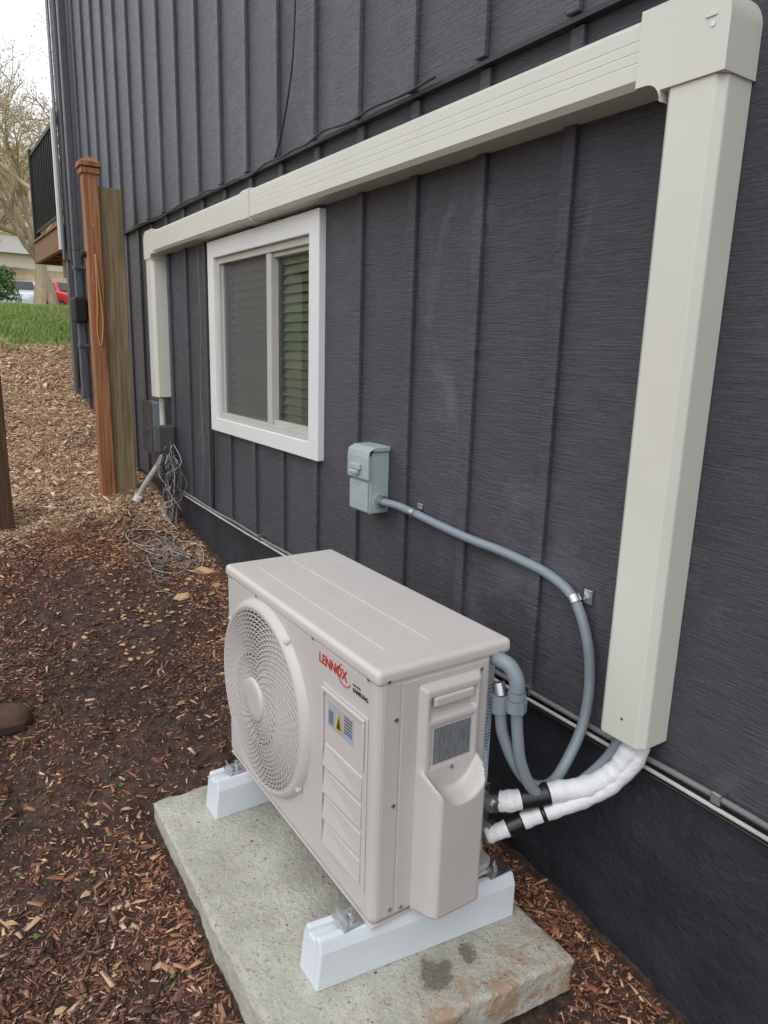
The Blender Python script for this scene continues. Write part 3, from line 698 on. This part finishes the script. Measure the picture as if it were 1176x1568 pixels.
BT=empty('work_boot')
bx,by=-1.195,2.79; bz=float(gz(bx-.1,by))+.004
secs=[(0,.018,.034),(.02,.042,.056),(.06,.052,.070),(.12,.050,.085),(.17,.044,.112),(.21,.045,.150),(.25,.046,.20),(.285,.043,.20),(.305,.030,.19)]
V=[];F=[];ns=14
for d,w,h in secs:
    for k in range(ns):
        a=math.pi*k/(ns-1); c,s=math.cos(a),math.sin(a)
        V.append((bx-d,by+w*(abs(c)**.6)*(1 if c>0 else -1),bz+.022+(h-.01)*(abs(s)**.7)))
for i in range(len(secs)-1):
    for k in range(ns-1): a=i*ns+k; F.append((a,a+1,a+ns+1,a+ns))
F.append(tuple(range(ns))); F.append(tuple((len(secs)-1)*ns+k for k in range(ns)))
obj('boot_upper',V,F,M_leather,BT,smooth=True)
pl=[(bx+.006,by-.02),(bx-.03,by-.052),(bx-.12,by-.057),(bx-.2,by-.046),(bx-.30,by-.048),(bx-.315,by),(bx-.30,by+.048),(bx-.2,by+.046),(bx-.12,by+.057),(bx-.03,by+.052),(bx+.006,by+.02)]
n=len(pl); V=[(a,b,bz-.006) for a,b in pl]+[(a,b,bz+.024) for a,b in pl]
obj('boot_sole',V,[tuple(range(n)),tuple(range(2*n-1,n-1,-1))]+[(i,(i+1)%n,n+(i+1)%n,n+i) for i in range(n)],M_sole,BT,bevel=.003)
tube('boot_shaft',[(bx-.255,by,bz+.15),(bx-.258,by,bz+.22),(bx-.26,by,bz+.27)],lambda t:.055+.004*t,M_leather,BT,4,16)
for i in range(4):
    tube('boot_lace_%d'%i,[(bx-.13-.022*i,by-.035,bz+.095+.022*i),(bx-.125-.022*i,by,bz+.118+.028*i),(bx-.13-.022*i,by+.035,bz+.095+.022*i)],.0025,M_rope,BT,4,6)

DK=empty('deck')
boxes('deck_frame',[(-.05,.0,8.2,10.0,2.46,2.68),(-.05,3.0,9.96,10.0,2.46,2.68)],M_deckw,DK,bevel=.005)
boxes('joists',[(.02,3.0,8.3+.4*i,8.34+.4*i,2.48,2.66) for i in range(4)],M_cedar,DK)
boxes('beam',[(.1,3.0,8.9,9.05,2.25,2.46)],M_cedar,DK,bevel=.005)
boxes('decking',[(-.07,3.0,8.2+.145*i,8.34+.145*i,2.685,2.71) for i in range(12)],M_deckw,DK,bevel=.003)
boxes('railing',[(-.03,.01,8.2,9.98,3.66,3.70),(-.02,.0,8.2,9.98,2.80,2.83)]+[(-.02,.0,8.25+.11*i,8.27+.11*i,2.83,3.66) for i in range(16)]+[(-.04,.03,9.92,9.99,2.72,3.74)],M_black,DK)
boxes('deck_posts',[(1.2,1.32,8.92,9.04,1.0,2.25),(2.8,2.92,8.92,9.04,1.0,2.25)],M_cedar,DK)

# ---------------------------------------------------------------- background
xx=np.linspace(-80,80,20)
fastmesh('road',np.array([(x,y,2.58) for x in xx for y in (34.,44.)]),np.array([(2*i,2*i+2,2*i+3,2*i+1) for i in range(len(xx)-1)]),M_asph)
def car(loc,rot,paint):
    e=empty('parked_car'); Mx=Matrix.Translation(loc)@Matrix.Rotation(rot,4,'Z')
    side=[(-2.1,.35),(-2.15,.75),(-2.0,.95),(-1.55,1.0),(-.95,1.42),(.35,1.45),(1.0,1.02),(1.9,.88),(2.12,.65),(2.1,.32)]
    n=len(side); V=[]
    for s in (-1,1):
        for x,z in side: V.append(Mx@Vector((x,s*(.86 if z<1.05 else .66),z)))
    F=[tuple(range(n)),tuple(range(2*n-1,n-1,-1))]+[(i,(i+1)%n,n+(i+1)%n,n+i) for i in range(n)]
    obj('body',V,F,paint,e,bevel=.06)
    g=[(-1.42,1.02),(-.92,1.37),(.32,1.39),(.88,1.03)]
    for s in (-1,1):
        obj('side_window',[Mx@Vector((x,s*(.875 if z<1.1 else .69),z)) for x,z in g],[(0,1,2,3)],M_black,e)
    obj('windshield',[Mx@Vector(p) for p in ((.42,-.60,1.43),(.42,.60,1.43),(1.0,.72,1.06),(1.0,-.72,1.06))],[(0,1,2,3)],M_black,e)
    obj('rear_window',[Mx@Vector(p) for p in ((-1.02,-.60,1.41),(-1.02,.60,1.41),(-1.55,.72,1.05),(-1.55,-.72,1.05))],[(0,1,2,3)],M_black,e)
    for x in (-1.35,1.35):
        for s in (-1,1):
            a=Mx@Vector((x,s*.70,.33)); b=Mx@Vector((x,s*.89,.33)); V,F=tubedata([a,b],.33,20); obj('wheel',V,F,M_tire,e)
            V,F=tubedata([b,b+(b-a)*.05],.19,14); obj('rim',V,F,M_metal,e)
    for s in (-1,1):
        obj('headlight',[Mx@Vector(p) for p in ((2.13,s*.5,.68),(2.13,s*.8,.68),(2.10,s*.8,.8),(2.10,s*.5,.8))],[(0,1,2,3)],M_lwhite,e)
car((4.75,35.6,2.62),math.radians(-75),M_carred); car((2.9,36.4,2.62),math.radians(-100),M_carwht); car((-3.0,39,2.60),math.radians(5),M_carwht)
def nhouse(cx,cy,w,d,h,base,wall):
    e=empty('neighbor_house')
    boxes('walls',[(cx-w/2,cx+w/2,cy,cy+d,base-3,base+h)],wall,e)
    V=[(cx-w/2-.4,cy-.5,base+h),(cx+w/2+.4,cy-.5,base+h),(cx+w/2+.4,cy+d+.5,base+h),(cx-w/2-.4,cy+d+.5,base+h),(cx-w/2-.4,cy+d/2,base+h+1.5),(cx+w/2+.4,cy+d/2,base+h+1.5)]
    obj('roof',V,[(0,1,5,4),(3,4,5,2),(0,4,3),(1,2,5),(0,3,2,1)],M_roofg,e)
    L=[];T=[]
    for k in np.arange(cx-w/2+1,cx+w/2-1,2.4):
        T.append((k-.08,k+1.18,cy-.04,cy-.002,base+1.12,base+2.38)); L.append((k,k+1.1,cy-.06,cy-.041,base+1.2,base+2.3))
    boxes('window_trim',T,M_white,e); boxes('windows',L,M_black,e)
    boxes('door',[(cx+w/2-.95,cx+w/2-.05,cy-.05,cy-.002,base,base+2.0)],M_deckw,e)
nhouse(4.5,54,8,7,3.6,3.4,M_beige); nhouse(-12,52,12,8,4.5,5.0,M_beige)

N=NT('bark'); N.l(N.ramp(N.noise(3,(1,1,.3),4),[(.3,lin(120,106,86)),(.7,lin(176,160,134))]),N.b.inputs['Base Color']); N.b.inputs['Roughness'].default_value=.9; M_bark=N.m
N=NT('spring_buds'); g=N.n('ShaderNodeNewGeometry'); N.l(N.ramp(g.outputs['Random Per Island'],[(0,lin(142,132,78)),(.5,lin(182,170,112)),(1,lin(196,164,124))]),N.b.inputs['Base Color']); M_bud=N.m
N=NT('evergreen_leaf'); g=N.n('ShaderNodeNewGeometry'); N.l(N.ramp(g.outputs['Random Per Island'],[(0,lin(38,68,28)),(.6,lin(68,108,44)),(1,lin(106,148,70))]),N.b.inputs['Base Color']); M_green=N.m
def tree(loc,h,seed,depth=6,budk=3):
    R=random.Random(seed); V=[];F=[]; tips=[]
    def br(p,d,l,r,lev):
        pts=[p];q=p;dd_=d.copy()
        for i in range(3):
            dd_=(dd_+Vector((R.gauss(0,.13),R.gauss(0,.13),R.gauss(.04,.1)))).normalized(); q=q+dd_*(l/3); pts.append(q)
        tubedata(pts,lambda t:max(.006,r*(1-.4*t)),4 if lev>2 else 8,V,F)
        if lev>=depth-1: tips.extend(pts[1:])
        if lev>=depth: return
        for k in range(R.choice([2,3,3]) if lev>0 else 5):
            ax=Vector((R.gauss(0,1),R.gauss(0,1),R.gauss(0,.5))).normalized()
            nd=(dd_*1.0+ax*R.uniform(.5,.95)).normalized(); st=pts[-1] if k<2 else pts[2]
            br(st,nd,l*R.uniform(.62,.82),r*.58,lev+1)
    br(Vector(loc),Vector((0,0,1)),h*.3,h*.020,0)
    e=empty('tree'); obj('trunk_and_branches',V,F,M_bark,e)
    t=np.array([tuple(p) for p in tips]); m=len(t)*budk; c=np.repeat(t,budk,0)+np.array([R.gauss(0,.14) for _ in range(m*3)]).reshape(m,3)
    a=rng.normal(0,.026,(m,3)); b=rng.normal(0,.026,(m,3)); VV=np.stack([c,c+a,c+b],1).reshape(-1,3)
    fastmesh('buds',VV,np.arange(m*3).reshape(-1,3),M_bud,e)
for (x,y,h,s) in ((1.5,21,8.5,1),(2.9,27,9,12),(.2,29,7,3),(-5,26,8,4),(9,60,12,5),(5,64,11,6),(-10,34,9,8)):
    tree((x,y,float(gz(x,y))-.1),h,s)
nb=3800; bx_=rng.uniform(-50,60,nb); by_=rng.uniform(56,110,nb); bz_=gz(bx_,by_); m=nb*22
c=np.repeat(np.stack([bx_,by_,bz_+.6],-1),22,0)+rng.normal(0,1,(m,3))*np.array([.9,.9,.7])
a=rng.normal(0,.22,(m,3)); a[:,2]=np.abs(a[:,2])*2.2; b=rng.normal(0,.10,(m,3)); VV=np.stack([c,c+a,c+b],1).reshape(-1,3)
N=NT('brush_twigs'); g=N.n('ShaderNodeNewGeometry'); N.l(N.ramp(g.outputs['Random Per Island'],[(0,lin(112,98,70)),(.45,lin(170,144,108)),(.75,lin(198,172,132)),(1,lin(140,146,84))]),N.b.inputs['Base Color']); N.b.inputs['Roughness'].default_value=.9
fastmesh('hillside_brush',VV,np.arange(m*3).reshape(-1,3),N.m)
def shrub(loc,r,n,s):
    R=np.random.default_rng(s); d=R.normal(0,1,(n,3)); d/=np.linalg.norm(d,axis=1)[:,None]; rad=r*R.uniform(.4,1.1,n)**.6*(1+.25*np.sin(d[:,0]*5+d[:,2]*4))
    c=np.array(loc)+d*rad[:,None]*np.array([1,1,.9]); a=R.normal(0,.05,(n,3)); b=R.normal(0,.05,(n,3))
    e=empty('shrub'); fastmesh('foliage',np.stack([c,c+a,c+b],1).reshape(-1,3),np.arange(n*3).reshape(-1,3),M_green,e)
    V,F=tubedata([Vector(loc)-Vector((0,0,r*1.6)),Vector(loc)],.06,8); obj('stem',V,F,M_bark,e)
shrub((1.05,27,3.3),.75,3500,1); shrub((-2.5,26,3.2),1.3,6000,2)

# ---------------------------------------------------------------- light (overcast)
w=bpy.data.worlds.new('World'); S.world=w; w.use_nodes=True; nt=w.node_tree
sky=nt.nodes.new('ShaderNodeTexSky'); sky.sky_type='NISHITA'; sky.sun_disc=False
EL,AZ=math.radians(50),math.radians(235)
sky.sun_elevation=EL; sky.sun_rotation=AZ; sky.air_density=1; sky.dust_density=4; sky.ozone_density=1
hs=nt.nodes.new('ShaderNodeHueSaturation'); hs.inputs['Saturation'].default_value=.2
mx=nt.nodes.new('ShaderNodeMix'); mx.data_type='RGBA'; mx.inputs[0].default_value=.72; mx.inputs[7].default_value=(11.3,11.6,12.1,1)
bg=nt.nodes['Background']; bg.inputs['Strength'].default_value=.145
nt.links.new(sky.outputs[0],hs.inputs['Color']); nt.links.new(hs.outputs[0],mx.inputs[6]); nt.links.new(mx.outputs[2],bg.inputs['Color'])
sd=bpy.data.lights.new('sun','SUN'); sd.energy=.6; sd.angle=math.radians(40); sd.color=(1,.98,.95)
so=bpy.data.objects.new('sun',sd); link(so)
dirv=Vector((math.sin(AZ)*math.cos(EL),math.cos(AZ)*math.cos(EL),math.sin(EL)))
so.rotation_euler=dirv.to_track_quat('Z','Y').to_euler(); so.location=dirv*30

cd=bpy.data.cameras.new('camera'); cam=bpy.data.objects.new('camera',cd); link(cam)
cd.sensor_fit='VERTICAL'; cd.sensor_height=36; cd.lens=36*1080/1568; cd.clip_start=.02; cd.clip_end=2000
Rr=Vector((.8357,-.5484,.0286)); Uu=Vector((.0995,.2021,.9742)); Bb=Rr.cross(Uu).normalized(); Rr.normalize(); Uu=Bb.cross(Rr).normalized()
cam.matrix_world=Matrix(((Rr.x,Uu.x,Bb.x,-1.45),(Rr.y,Uu.y,Bb.y,0),(Rr.z,Uu.z,Bb.z,1.55),(0,0,0,1)))
S.camera=cam
print('done')
